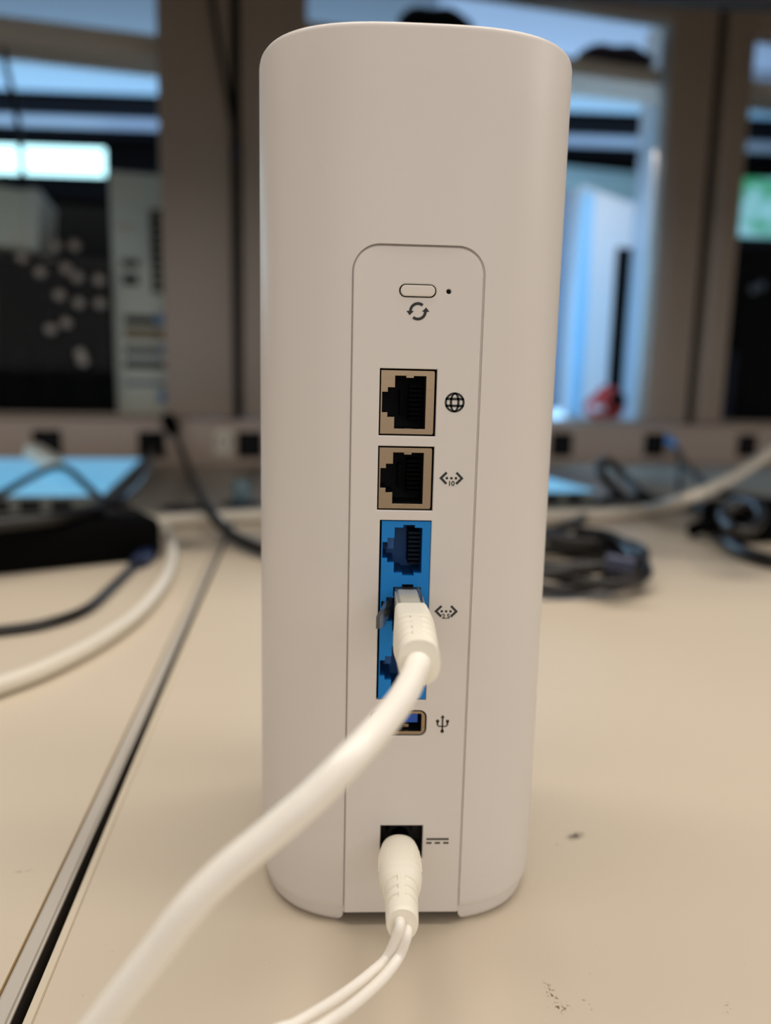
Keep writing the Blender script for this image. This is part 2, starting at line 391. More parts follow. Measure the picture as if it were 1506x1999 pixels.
# raceway with sockets
rw = empty('power_raceway', 'long taupe power raceway with black sockets along back of the desk', 'raceway', WO, WA)
wbox(MB(), -1.10, 1.75, -.030, -.001, 0.0, ZR-.004, .002).build('raceway_body', M['race'], rw)
wbox(MB(), -1.10, 1.75, -.034, .045, ZR-.004, ZR, .001).build('ledge', M['race'], rw)
def socket(px, py, m, w=.044, h=.046):
    u, z = wall(px, py, -.03); s = plate('socket', rrect(u-w/2, u+w/2, z-h/2, z+h/2, .003, 3), [rrect(u-w/2+.004, u+w/2-.004, z-h/2+.004, z+h/2-.004, .002, 3)], -.034, -.0299)
    so = link('socket', s, m, rw, False)
    wbox(MB(), u-w/2+.004, u+w/2-.004, -.0312, -.0299, z-h/2+.004, z+h/2-.004).build('socket_face', M['black_in'] if m is M['black'] else M['case'], so)
    for dx in (-.008, .008): wbox(MB(), u+dx-.0015, u+dx+.0015, -.0318, -.031, z-.007, z+.007).build('slot', M['dark'], so)
for px, py in ((92, 866), (296, 868), (488, 868), (680, 868), (872, 870), (1096, 868), (1277, 868), (1458, 870)): socket(px, py, M['black'])
socket(436, 862, M['race'], .040, .05)

# desks --------------------------------------------------------------------------------------
GS = -0.0765
def gx(x0, y): return x0 + GS*(y+0.02)
def deskpoly(side, off):                         # polygon of a desk edge parallel to the gap
    if side == 'l':
        xa = off; return [(-1.1, -.62), (gx(xa, -.62), -.62), (gx(xa, 1.2), rear(gx(xa, 1.2))), (-1.1, rear(-1.1))]
    return [(gx(off, -.62), -.62), (1.7, -.62), (1.7, rear(1.7)), (gx(off, 1.2), rear(gx(off, 1.2)))]
pm = on_z(1124, 1632); pm1 = on_z(1092, 1648); pm2 = on_z(1080, 1945); pm3 = on_z(1098, 1966); pm4 = on_z(1147, 1960); pm5 = on_z(46, 1700); pm6 = on_z(315, 1495); pm7 = on_z(1420, 1970)
DM = desk_mat([((pm.x, pm.y), .5, .0042, .0022, .36, rgb(66, 60, 48)), ((pm1.x, pm1.y), .4, .0018, .0009, .5, rgb(140, 125, 98)),
               ((pm2.x, pm2.y), 1.75, .0062, .0016, .50, rgb(96, 84, 52)), ((pm3.x, pm3.y), -.1, .0040, .0012, .52, rgb(104, 90, 56)),
               ((pm4.x, pm4.y), 1.9, .0025, .0008, .55, rgb(120, 104, 70)), ((pm5.x, pm5.y), .2, .0030, .0008, .48, rgb(110, 96, 70)),
               ((pm6.x, pm6.y), .3, .006, .002, .58, rgb(120, 106, 84)), ((pm7.x, pm7.y), 1.0, .003, .001, .55, rgb(120, 104, 70))])
dl = empty('desk', 'beige laminate desk left of the long gap, grey rounded edge band', 'desk', (-.5, .3, -.75))
dr = empty('desk', 'beige laminate desk under the white router, right of the gap', 'desk', (.5, .3, -.75))
def dpart(poly, z0, z1, name, m, par, bev=0):
    mb = MB(); mb.prism(poly, z0, z1)
    if bev:
        es = [e for e in mb.bm.edges if all(abs(v.co.z-z1) < 1e-6 for v in e.verts)]
        bmesh.ops.bevel(mb.bm, geom=es, offset=bev, segments=4, affect='EDGES')
    for v in mb.bm.verts: v.co -= Vector(par.location)
    return mb.build(name, m, par)
def tabletop(poly, par): 
    o = dpart(poly, -.028, 0, 'tabletop', DM, par)
    # keep the laminate pattern in world coordinates
    me = o.data; off = Vector(par.location)
    for v in me.vertices: v.co += off
    o.location = -off
    return o
tabletop(deskpoly('l', -.0968), dl); tabletop(deskpoly('r', -.0859), dr)
def strip(a, b, z0, z1, name, m, par, bev=0): 
    poly = [(gx(a, -.62), -.62), (gx(b, -.62), -.62), (gx(b, 1.2), rear(gx(b, 1.2))), (gx(a, 1.2), rear(gx(a, 1.2)))]
    return dpart(poly, z0, z1, name, m, par, bev)
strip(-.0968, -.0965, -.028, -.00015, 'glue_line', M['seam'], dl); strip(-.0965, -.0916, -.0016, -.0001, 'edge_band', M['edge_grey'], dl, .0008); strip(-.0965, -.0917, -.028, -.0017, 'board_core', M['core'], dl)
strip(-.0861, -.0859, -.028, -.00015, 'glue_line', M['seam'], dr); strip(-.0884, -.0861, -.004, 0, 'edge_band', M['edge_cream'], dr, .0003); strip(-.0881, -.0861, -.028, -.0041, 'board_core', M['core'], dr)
for par, xs in ((dl, (-1.0, -.14)), (dr, (-.05, 1.55))):
    for x in xs:
        for y in (-.5, .85):
            mb = MB(); mb.box((x-.02, y-.02, -.75), (x+.02, y+.02, -.028), .002)
            for v in mb.bm.verts: v.co -= Vector(par.location)
            mb.build('leg', M['frame'], par)
    mb = MB(); mb.box((xs[0], -.52, -.09), (xs[1], -.48, -.03))
    for v in mb.bm.verts: v.co -= Vector(par.location)
    mb.build('apron', M['frame'], par)

# ================================================================== ROUTER
ro = empty('wifi_router', 'tall white router tower standing on the desk, ports facing the viewer', 'router')
A_, B_, N_, C_ = .041, .044, 3.1, .0436
H_ = .2252
zs = [(.0046, .0012), (.0050, .0005), (.0058, .0001), (.0070, 0)] + [(.007+(H_-.0085)*k/14, 0) for k in range(1, 14)] + [(H_-.0016, 0), (H_-.0008, .00015), (H_-.0003, .0005), (H_, .0011)]
body = MB(); body.loft([superell(A_-i, B_-i, N_, C_, z) for z, i in zs])
body = body.build('body_shell', M['router'], ro)
PW = 0.01530; PT = .1769; PB = .0040; PR = .0062
g = .00042
cut = link('cut', MB().prism(rrect(-PW-g*.9, PW+g*1.6, -.01, PT+g, PR+g, 14, (0, 1, 1, 0)), -.01, .0175, lambda x, y, z: (x, z, y)).mesh('cut'), None, None, False)
boolean(body, [cut])
body.data.materials.clear(); body.data.materials.append(M['router'])
bm = bmesh.new(); bm.from_mesh(body.data)
bm.to_mesh(body.data); bm.free()
for p in body.data.polygons: p.use_smooth = True
body.data.set_sharp_from_angle(angle=math.radians(30))
# base ring with the cable notch
base = MB(); base.loft([superell(A_-i, B_-i, N_, C_, z) for z, i in ((0, .0026), (.0003, .0020), (.0010, .0015), (.0022, .0013), (.0047, .0012))])
base = base.build('base_ring', M['router'], ro)
nr = .0030; nx0, nx1 = -.0156, .0158
poly = [(nx0, .02), (nx0, nr)] + [(nx0-nr+nr*math.cos(a), nr-nr*math.sin(a)) for a in [math.pi/2*k/7 for k in range(1, 8)]] + [(nx0-nr, -.004), (nx1+nr, -.004)] + [(nx1+nr-nr*math.cos(a), nr-nr*math.sin(a)) for a in [math.pi/2*k/7 for k in range(7, -1, -1)]] + [(nx1, .02)]
cut = link('cut', MB().prism(poly, -.01, .060, lambda x, y, z: (x, z, y)).mesh('cut'), None, None, False)
boolean(base, [cut]); base.data.materials.clear(); base.data.materials.append(M['router'])
for p in base.data.polygons: p.use_smooth = True
base.data.set_sharp_from_angle(angle=math.radians(30))

# --- port panel with every opening cut through
def pz(px, py): p = on_y(px, py, 0.0); return p.x, p.z
bx, bz = pz(816.3, 567.5); phx, phz = pz(876.8, 569)
def hull(corners): 
    p = [pz(*c) for c in corners]
    x0 = (p[0][0]+p[2][0])/2; x1 = (p[1][0]+p[3][0])/2; z1 = (p[0][1]+p[1][1])/2; z0 = (p[2][1]+p[3][1])/2
    return x0, x1, z0, z1
h1 = hull([(742.2, 718.8), (854.6, 721), (739.5, 850.3), (849.8, 851.7)])
h2 = hull([(739, 870.2), (849, 872.5), (736.3, 995.7), (844.3, 997.3)])
h3 = hull([(741.8, 1015.5), (842.7, 1016.4), (735, 1366), (832.2, 1366.6)])
uz1 = pz(815, 1387)[1]; uz0 = pz(815, 1437)[1]; ux1 = pz(833, 1412)[0]; ux0 = ux1-.0146
hj = (-.0060, .0053, .0199, .0295)
BTN = rrect(bx-.0044, bx+.0044, bz-.00152, bz+.00152, .00150, 10)
holes = [BTN, circle(phx, phz, .00058), rect(*h1), rect(*h2), rect(*h3), rrect(ux0, ux1, uz0, uz1, .0019, 6), rect(*hj)]
pan = link('port_panel', plate('port_panel', rrect(-PW, PW, PB, PT, PR, 14, (0, 1, 1, 0)), holes, 0.0, .0016, .00028), M['router'], ro)
# backing behind the openings so that nothing shows through
link('panel_seat', plate('panel_seat', rrect(-PW-.0006, PW+.0011, PB-.0004, PT+.0008, PR+.0006, 14, (0, 1, 1, 0)), [rrect(-PW-.00002, PW+.00002, PB+.0001, PT+.00002, PR, 14, (0, 1, 1, 0))], .00115, .0028), M['router'], ro, False)
MB().box((-.0150, .0150, .0045), (.0150, .0165, .176)).build('inner_backing', M['black_in'], ro)
b_ = link('sync_button', plate('sync_button', rrect(bx-.0041, bx+.0041, bz-.00126, bz+.00126, .00124, 10), [], -.0004, .0015, .00035), M['button'], pan)
MB().cyl((phx, .0011, phz), (phx, .00168, phz), .0008).build('reset_hole', M['black_in'], pan)
# --- printed marks
Y0, Y1 = -.00006, .00010
def arc(cx_, cz_, r0, r1, a0, a1, n=16):
    return [(cx_+r1*math.cos(math.radians(a0+(a1-a0)*k/n)), cz_+r1*math.sin(math.radians(a0+(a1-a0)*k/n))) for k in range(n+1)] + \
           [(cx_+r0*math.cos(math.radians(a1+(a0-a1)*k/n)), cz_+r0*math.sin(math.radians(a1+(a0-a1)*k/n))) for k in range(n+1)]
def stamp(name, polys, m, ring=None):
    mb = MB()
    for p in polys: mb.prism(p, Y0, Y1, lambda x, y, z: (x, z, y))
    return mb
def mk(px, py, s=1.0): x, z = pz(px, py); return x, z
cx_, cz_ = pz(816.3, 607.8); k = .0000335/1.0    # metres per zoom pixel at that height (1 zoom px = .186 px)
mm_ = 1e-3
polys = [arc(cx_, cz_, 1.45*mm_, 2.12*mm_, 52, 180), arc(cx_, cz_, 1.45*mm_, 2.12*mm_, 232, 360)]
polys += [[(cx_-2.75*mm_, cz_+.05*mm_), (cx_-1.95*mm_, cz_-.95*mm_), (cx_-.95*mm_, cz_+.05*mm_)], [(cx_+2.75*mm_, cz_-.05*mm_), (cx_+1.95*mm_, cz_+.95*mm_), (cx_+.95*mm_, cz_-.05*mm_)]]
stamp('sync_icon', polys, None).build('sync_icon', M['print'], pan, False)
gx_, gz_ = pz(888.1, 785.7)
R_ = 2.42*mm_
gl = stamp('g', [], None)
def ringpoly(mb, fo, fi, n=40):
    a = [[mb.bm.verts.new((f(2*math.pi*k/n)[0], y, f(2*math.pi*k/n)[1])) for k in range(n)] for f, y in ((fo, Y0), (fi, Y0), (fi, Y1), (fo, Y1))]
    for i in range(4):
        for k in range(n): mb.bm.faces.new((a[i][k], a[i][(k+1) % n], a[(i+1) % 4][(k+1) % n], a[(i+1) % 4][k]))
ringpoly(gl, lambda t: (gx_+R_*math.cos(t), gz_+R_*math.sin(t)), lambda t: (gx_+(R_-.52*mm_)*math.cos(t), gz_+(R_-.52*mm_)*math.sin(t)))
ringpoly(gl, lambda t: (gx_+1.20*mm_*math.cos(t), gz_+(R_-.1*mm_)*math.sin(t)), lambda t: (gx_+.62*mm_*math.cos(t), gz_+(R_-.5*mm_)*math.sin(t)))
for dz in (.82, -.82): gl.prism(rect(gx_-2.2*mm_, gx_+2.2*mm_, gz_+(dz-.29)*mm_, gz_+(dz+.29)*mm_), Y0, Y1, lambda x, y, z: (x, z, y))
gl.build('globe_icon', M['print'], pan, False)
def lan_icon(px, py, txt):
    x, z = pz(px, py); P = []
    for s in (-1, 1):
        P.append([(x+s*3.0*mm_, z), (x+s*1.42*mm_, z+1.60*mm_), (x+s*1.0*mm_, z+1.20*mm_), (x+s*2.18*mm_, z), (x+s*1.0*mm_, z-1.20*mm_), (x+s*1.42*mm_, z-1.60*mm_)])
    for dx in (-1.12, 0, 1.12): P.append(circle(x+dx*mm_, z, .33*mm_, 12))
    i = stamp('l', P, None).build('network_icon', M['print'], pan, False)
    link('speed_text', text_mesh('speed_text', txt, .00168, x, z-1.36*mm_, Y0, Y1), M['print'], i, False)
lan_icon(881.7, 933.6, '10'); lan_icon(871.4, 1193.4, '2.5')
x, z = pz(864.2, 1413)
P = [rect(x-.22*mm_, x+.22*mm_, z-2.1*mm_, z+1.9*mm_), [(x-.55*mm_, z+1.65*mm_), (x+.55*mm_, z+1.65*mm_), (x, z+2.5*mm_)], circle(x, z-2.05*mm_, .48*mm_, 16),
     circle(x-1.3*mm_, z+.75*mm_, .45*mm_, 14), rrect(x+.90*mm_, x+1.7*mm_, z+.35*mm_, z+1.12*mm_, .15*mm_, 3)]
for s in (-1, 1):
    P += [rect(x+s*1.3*mm_-.22*mm_, x+s*1.3*mm_+.22*mm_, z-.35*mm_, z+.7*mm_), [(x+s*1.46*mm_, z-.30*mm_), (x+s*1.0*mm_, z-.85*mm_), (x+s*0.0, z-.85*mm_), (x, z-.53*mm_), (x+s*.86*mm_, z-.53*mm_), (x+s*1.14*mm_, z-.2*mm_)]]
stamp('usb', P, None).build('trident_icon', M['print_soft'], pan, False)
x, z = pz(854.5, 1641.5)
P = [rect(x-3.0*mm_, x+3.0*mm_, z+.26*mm_, z+.80*mm_)] + [rect(x+d*mm_-.72*mm_, x+d*mm_+.72*mm_, z-.85*mm_, z-.32*mm_) for d in (-2.28, 0, 2.28)]
stamp('dc', P, None).build('direct_current_icon', M['print_soft'], pan, False)

# --- ethernet ports
def tee(cx_, cz_, x0, x1, h, n1, h1_, n2, h2_, nb=None, nh=0):
    """outline of a jack opening on its side, latch notch to the left"""
    top = [(x1, h)]; 
    if nb: top = [(x1, h), (nb[1], h), (nb[1], h+nh), (nb[0], h+nh), (nb[0], h)]
    top += [(x0, h), (x0, h1_), (n1, h1_), (n1, h2_), (n2, h2_)]
    bot = [(x, -z) for x, z in reversed(top)]
    return [(cx_+x*mm_, cz_+z*mm_) for x, z in top+bot]
def cavity(name, outline, y0, y1, m, parent):
    """open-fronted pocket: side walls and a back wall"""
    mb = MB(); f = [mb.bm.verts.new((x, y0, z)) for x, z in outline]; r = [mb.bm.verts.new((x, y1, z)) for x, z in outline]; n = len(f)
    for i in range(n): mb.bm.faces.new((f[i], f[(i+1) % n], r[(i+1) % n], r[i]))
    mb.bm.faces.new(r)
    me = mb.mesh(name); return link(name, me, m, parent, False)
def metal_port(h, tabs=True):
    x0, x1, z0, z1 = h; e = .00032
    cxp = (x0+x1)/2; czp = (z0+z1)/2
    outer = [(x0+e, z0+e*1.2), (x1-e*2.2, z0+e*1.2), (x1-e*1.5, z0+e*2.4), (x1-e*1.5, z1-e*2.4), (x1-e*2.2, z1-e*1.2), (x0+e, z1-e*1.2)]
    t = tee(cxp, czp, -3.15, 4.35, 6.35, -4.85, 3.55, -6.2, 2.45)
    pt = link('ethernet_port', plate('ethernet_port', outer, [t], .0004, .0008, .00008), M['shield'], pan)
    MB().loft([[(x, .0008, z) for x, z in outer], [(x, .013, z) for x, z in outer]], False, True)
    cavity('port_cavity', t, .00078, .0115, M['black_in'], pt)
    for s in (1, -1):
        MB().box((cxp-.0005, .0002, czp+s*.00610-.00018), (cxp+.0013, .0018, czp+s*.00640)).build('spring_tab', M['shield'], pt)
    mb = MB()
    for k in range(8): mb.box((cxp+.0006, .0045, czp+(k-3.5)*.00112-.00030), (cxp+.0040, .0110, czp+(k-3.5)*.00112+.00030))
    mb.build('contact_comb', M['comb'], pt)
    MB().box((cxp-.0016, .0052, czp-.0031), (cxp-.0007, .0110, czp+.0031)).build('key_rib', M['comb'], pt)
metal_port(h1); metal_port(h2)
x0, x1, z0, z1 = h3; e = .00025
czs = [pz(790, 1075)[1], pz(790, 1190)[1], pz(790, 1305)[1]]; cxb = (x0+x1)/2
tees = [tee(cxb, c, -2.7, 4.25, 5.8, -4.4, 3.15, -5.65, 2.05, (-.55, 2.35), .7) for c in czs]
blk = link('port_block', plate('port_block', rect(x0+.0005, x1-.00012, z0+e, z1-e), tees, .0002, .0012, .00006), M['blue'], pan)
for c, t in zip(czs, tees):
    cv = cavity('port_cavity', t, .00118, .0118, M['blue_in'], blk)
    mb = MB()
    for k in range(8): mb.box((cxb+.0010, .0032, c+(k-3.5)*.00112-.00028), (cxb+.0040, .0112, c+(k-3.5)*.00112+.00022))
    mb.build('contact_comb', M['blue_comb'], cv)
    MB().box((cxb-.0042, .0050, c-.0006), (cxb-.0026, .0112, c+.0030)).build('key_rib', M['blue_in'], cv)
# --- usb port
o_ = rrect(ux0+.00035, ux1-.00035, uz0+.00035, uz1-.00035, .0016, 6)
i_ = rrect(ux0+.0013, ux1-.0013, uz0+.00115, uz1-.00105, .0004, 3)
us = link('usb_port', plate('usb_port', o_, [i_], .0003, .0012, .0001), M['shield'], pan)
cavity('port_cavity', i_, .0010, .0110, M['black_in'], us)
MB().box((ux0+.0020, .0016, uz1-.0040), (ux1-.0022, .0110, uz1-.0016), .0001).build('usb_tongue', M['usb_blue'], us)
for dx in (.0050, .0095): MB().box((ux0+dx-.0006, .0020, uz0+.0016), (ux0+dx+.0006, .0060, uz0+.0024)).build('spring_contact', M['shield'], us)
# --- power jack
jk = cavity('power_jack', rect(*hj), .0010, .0090, M['jack'], pan)
MB().cyl((-.0006, .0035, .0245), (-.0006, .0092, .0245), .0036, 24).build('jack_barrel', M['black_in'], jk)

# ================================================================== ETHERNET CABLE (foreground)
ec = empty('ethernet_cable', 'thick white network cable plugged into the middle blue port', 'cable')
pc = czs[1]; px_ = cxb+.00085
cl = MB(); cl.box((px_-.0033, -.0135, pc-.00565), (px_+.0033, .0085, pc+.00565), .0004)
cl.build('plug_body', M['clear'], ec)
MB().box((px_-.0024, -.0128, pc-.0049), (px_+.0022, -.0005, pc+.0049), .0006).build('wire_insert', M['boot'], ec)
mb = MB()
for k in range(8): mb.box((px_+.0024, .0030, pc+(k-3.5)*.00102-.0002), (px_+.0034, .0080, pc+(k-3.5)*.00102+.0002))
mb.build('gold_contacts', M['gold'], ec)
lt = MB(); lt.loft([[(px_-.0028-x, y, pc+s*w) for s, x in ((-1, t), (1, t), (1, t+.0009), (-1, t+.0009))] for y, t, w in ((.0075, .0002, .0016), (.0020, .0012, .0016), (-.0015, .0021, .0026), (-.0070, .0032, .0022), (-.0105, .0042, .0017), (-.0112, .0044, .0014))])
lt.build('latch_clip', M['clear'], ec)
# boot: lofted sleeve with interrupted ribs
def ribbed(path, shape, grooves, gw, gd, skip, N=144, Lr=150):
    """path(t)->(centre, tangent, side, up); shape(t)->(half width, half height, exponent)"""
    rings = []
    for i in range(Lr+1):
        t = i/Lr; c, sd, up = path(t); a, b, n = shape(t); ring = []
        for k in range(N):
            th = 2*math.pi*k/N; ct, st = math.cos(th), math.sin(th)
            x = math.copysign(abs(ct)**(2/n), ct)*a; zz = math.copysign(abs(st)**(2/n), st)*b
            dep = 0
            for gt in grooves:
                gtt = gt
                q = abs(t-gtt)/gw
                if q < 1 and abs(x) > skip and abs(ct) > 0.02: dep = max(dep, gd*min(1, (1-q)*4))
            l = math.hypot(x, zz); f = (l-dep)/l
            ring.append(c+sd*(x*f)+up*(zz*f))
        rings.append(ring)
    return rings
c0 = Vector((px_, -.0128, pc-.0002)); c1 = at_depth(819, 1294, .152)
mid = Vector((px_+.0004, -.0235, pc-.0006))
def boot_path(t):
    p = (1-t)**2*c0+2*t*(1-t)*mid+t*t*c1; d = (2*(1-t)*(mid-c0)+2*t*(c1-mid)).normalized()
    sd = d.cross(Vector((0, 0, 1))).normalized()*-1; up = sd.cross(d).normalized()
    if up.z < 0: up = -up
    return p, sd, up
def lerp(a, b, t): return a+(b-a)*t
def boot_shape(t):
    if t < .4: return lerp(.0039, .0047, t/.4), lerp(.0058, .0060, t/.4), lerp(7, 3.4, t/.4)
    s = (t-.4)/.6; return lerp(.0047, .0042, s), lerp(.0060, .0046, s), lerp(3.4, 2.3, s)
bt = MB(); rg = ribbed(boot_path, boot_shape, (.47, .59, .71, .83), .040, .00055, .0012)
inner = []
c, sd, up = boot_path(1.0)
back = -(sd.cross(up)).normalized()
if back.y < 0: back = -back
rg.append([c+sd*(math.cos(2*math.pi*k/144)*.0030)+up*(math.sin(2*math.pi*k/144)*.0030) for k in range(144)])
bt.loft(rg); bo = bt.build('strain_relief_boot', M['boot'], ec)
tri = boot_path(.40)
CR = .0026
dc1 = (c1-mid).normalized()
pts = [c1-dc1*.008, c1-dc1*.002]
for px, py, d in ((803, 1330, .1455), (779, 1372, .1375), (738, 1424, .1275), (680, 1486, .1205), (610, 1557, .1180), (520, 1634, .1170), (440, 1700, .1165), (370, 1772, .1160), (302, 1860, .1160), (225, 1960, .1160), (150, 2060, .1165), (60, 2190, .1190), (-60, 2340, .1240)):
    pts.append(at_depth(px, py, d))
e_ = pts[-1]
pts += [Vector((e_.x-.012, e_.y-.012, .012)), Vector((e_.x-.03, e_.y-.03, CR)), Vector((e_.x-.10, e_.y-.06, CR))]
MB().tube(pts, CR, 28, sub=12).build('cable_jacket', M['cable'], ec)

# ================================================================== POWER CABLE (foreground)
pw = empty('power_cable', 'thin white power lead with moulded plug in lowest socket', 'cable')
s0 = Vector((-.0010, -.0004, .0238)); e0 = on_y(786, 1806, -.0325)
def dc_path(t):
    p = s0.lerp(e0, t); d = (e0-s0).normalized(); sd = Vector((d.y, -d.x, 0)).normalized()*-1; up = sd.cross(d).normalized()
    if up.z < 0: up = -up
    return p, sd, up
def dc_shape(t):
    K = [(0, .0026, .0024), (.02, .0038, .0036), (.06, .0047, .0044), (.12, .0051, .0049), (.22, .0053, .0051), (.45, .0054, .0052), (.52, .0051, .0049), (.60, .0045, .0044), (.68, .0040, .0041), (.97, .0037, .0041), (1.0, .0034, .0038)]
    for (a, w, h), (b, w2, h2) in zip(K, K[1:]):
        if t <= b: 
            s = (t-a)/(b-a); s = s*s*(3-2*s) if .4 < a < .6 else s
            return lerp(w, w2, s), lerp(h, h2, s), 2.2
    return .0034, .0038, 2.25
def dc_mat():
    m = mat('white_plug_rubber_ribbed', rgb(245, 236, 214), 0.42); return m
dcb = MB().loft(ribbed(dc_path, dc_shape, (.64, .74, .84), .027, .00050, .0009)).build('plug', M['dc'], pw)
# fine knurled studs on the flanks
mb = MB()
for i in range(9):
    for j in range(5):
        for s in (-1, 1):
            t = .16+.028*i; a, b, n = dc_shape(t); p, sd, up = dc_path(t); th = math.radians(8+j*11)
            q = p+sd*(s*a*math.cos(th)*1.0)+up*(b*math.sin(th)*1.0)
            mb.sphere(q, .00030, 6, 4)
mb.build('grip_studs', M['dc'], dcb)
tag(dcb.children[0], kind='stuff')
MB().cyl((-.0006, .0005, .0247), (-.0006, .0078, .0247), .0024, 20).build('barrel_tip', M['black'], pw)
de = (e0-s0).normalized()
r_ = .00118
for k, off in enumerate(((-.0007, .0008), (.0010, -.0011))):
    b0 = e0 + Vector((off[0], 0, off[1]))
    path = [b0-de*.006, b0-de*.001, b0+de*.002]
    px4 = [((757, 1868), .171), ((727, 1898), .166), ((688, 1929), .160), ((640, 1962), .153), ((578, 1999), .146), ((500, 2040), .141)] if k == 0 else \
          [((779, 1868), .170), ((753, 1904), .165), ((718, 1938), .159), ((676, 1972), .152), ((630, 2003), .145), ((560, 2052), .140)]
    for (a, b), d in px4: path.append(at_depth(a, b, d))
    l = path[-1]; path += [Vector((l.x-.02, l.y-.012, l.z*.55)), Vector((l.x-.05, l.y-.03, r_)), Vector((l.x-.12, l.y-.05+.003*k, r_))]
    MB().tube(path, r_, 16, sub=10).build('cord', M['dc_cord'], pw)

# ================================================================== BACKGROUND THINGS
def desk_cable(name, pts, r, m, label, cat='cable', plug=None, group=None):
    P = [p if isinstance(p, Vector) else (on_z(p[0], p[1], r+.0005 if len(p) == 2 else p[2])) for p in pts]
    o = empty(name, label, cat, (P[0].x, P[0].y, 0), group=group)
    mb = MB().tube(P, r, 12)
    for v in mb.bm.verts: v.co -= o.location
    mb.build('cable_jacket', m, o)
    if plug:
        for (i, j, rr, mm) in plug:
            a = P[i]; d = (P[j]-P[i]).normalized()
            mb = MB().tube([a-d*.006, a, a+d*.02, a+d*.028], lambda t: rr*(1 if t < .7 else .7), 12)
            for v in mb.bm.verts: v.co -= o.location
            mb.build('connector', mm, o)
    return o
def wp(px, py, v): 
    u, z = wall(px, py, v); return WO+WE*u+WN*v+Vector((0, 0, z))
# black cord from socket down behind the router
desk_cable('mains_cable', [wp(330, 822, -.045), wp(338, 840, -.06), wp(352, 872, -.12), wp(372, 925, -.22), (405, 990, .02), (440, 1034, .009), (480, 1060, .007), (530, 1078, .007), (620, 1092, .007), (760, 1092, .007), (880, 1098, .006), (980, 1108, .006), (1030, 1125, .006)], .0052, M['blackcable'], 'thick black cord curving from the back socket down behind the router', plug=[(0, 1, .013, M['black'])])
# cords on the left
desk_cable('black_cable', [(-160, 1040, .040), (0, 1024, .040), (120, 1010, .040), (205, 990, .040), (252, 960, .045), (285, 915, .05), wp(300, 876, -.035)], .0055, M['blackcable'], 'black cable lying over the left light pad, ending in a socket plug', plug=[(-1, -2, .014, M['black'])])
desk_cable('black_cable', [(-120, 1005, .040), (0, 965, .040), (55, 935, .042), (105, 912, .046), (135, 918, .046), (170, 950, .042), (205, 978, .042), (245, 985, .044)], .0038, M['blackcable'], 'thin black cable looped on top of the left light pad')
desk_cable('black_cable', [(-150, 1245), (0, 1231), (90, 1217), (170, 1188), (225, 1140), (262, 1105), (285, 1088)], .0030, M['blackcable'], 'black cable crossing the left desk in front of power strip', plug=[(-1, -2, .0075, M['navy'])])
desk_cable('white_cable', [(-120, 1380), (0, 1338), (95, 1302), (200, 1247), (280, 1186), (328, 1118), (334, 1060), (312, 1022), (270, 1004, .012), (240, 992, .02)], .0045, M['grey_cable'], 'off-white cable curving round across the left desk')
desk_cable('white_cable', [(300, 1020), (360, 1014), (430, 1010), (520, 1006), (700, 1012), (900, 1014), (1075, 1006), (1180, 1003), (1260, 996, .008), at_depth(1340, 974, .80), at_depth(1420, 938, .86), at_depth(1500, 885, .92), at_depth(1580, 820, .98), at_depth(1680, 740, 1.02), Vector((.86, 1.16, .20)), Vector((1.0, 1.27, .13)), Vector((1.08, 1.36, .05)), Vector((1.12, 1.415, .045))], .0068, M['grey_cable'], 'off-white cable running behind the router and rising to the right')
# connector of a network lead on the switch
a = on_z(85, 893, .05)
pl = MB().box((-.022, -.011, -.009), (.022, .011, .009), .003).build('network_plug', M['case'], None, loc=a, rotz=-.5); pl.rotation_euler = (0, math.radians(25), -.4)
tag(pl, 'grey network plug lying on the left glowing light pad', 'plug')
# small clear connector behind the router
a = on_z(472, 975, .02)
o = MB().box((-.009, -.006, 0), (.009, .006, .042), .002).build('cable_adapter', M['teal'], None, loc=(a.x, a.y, 0)); tag(o, 'small upright blue-green cable adapter beside the router', 'adapter')
# hanging black lead in the gap between the doors
desk_cable('hanging_lead', [wp(408, -60, -.012), wp(418, 20, -.012), wp(432, 110, -.012), wp(450, 215, -.012), wp(461, 290, -.012), wp(464, 420, -.010), wp(466, 600, -.010), wp(466, 770, -.010), wp(466, 815, -.04)], .0042, M['blackcable'], 'black lead hanging down along the gap between glazed doors', plug=[(4, 5, .006, M['navy'])])
# network switches; window reflections put into glowing tops
def switch(pxl, pxr, pyf, pyb, pytop, label):
    f0 = on_z(pxl, pyf); f1 = on_z(pxr, pyf-6); yb = None
    h = on_y(pxr, pytop, f1.y).z; b = on_z(pxr, pyb, h)
    d = b.y-f1.y; o = empty('light_pad', label, 'light pad', ((f0.x+f1.x)/2, (f0.y+f1.y)/2, 0), math.atan2(f1.y-f0.y, f1.x-f0.x))
    w = (f1-f0).length
    MB().box((-w/2, 0, .003), (w/2, d, h-.001), .002).build('housing', M['greenfront'], o)
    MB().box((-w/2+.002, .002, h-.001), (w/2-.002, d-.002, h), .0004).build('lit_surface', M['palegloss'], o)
    for k in range(6): MB().box((-w/2+.02+k*.03, -.001, .010), (-w/2+.04+k*.03, .001, .022)).build('port', M['black_in'], o)
    for sx in (-1, 1):
        for yy in (.02, d-.02): MB().cyl((sx*(w/2-.02), yy, 0), (sx*(w/2-.02), yy, .004), .008, 12).build('foot', M['black'], o)
    return o
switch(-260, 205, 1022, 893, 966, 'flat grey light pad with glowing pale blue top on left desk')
switch(840, 1165, 1004, 893, 958, 'flat grey light pad glowing pale blue just right of router')
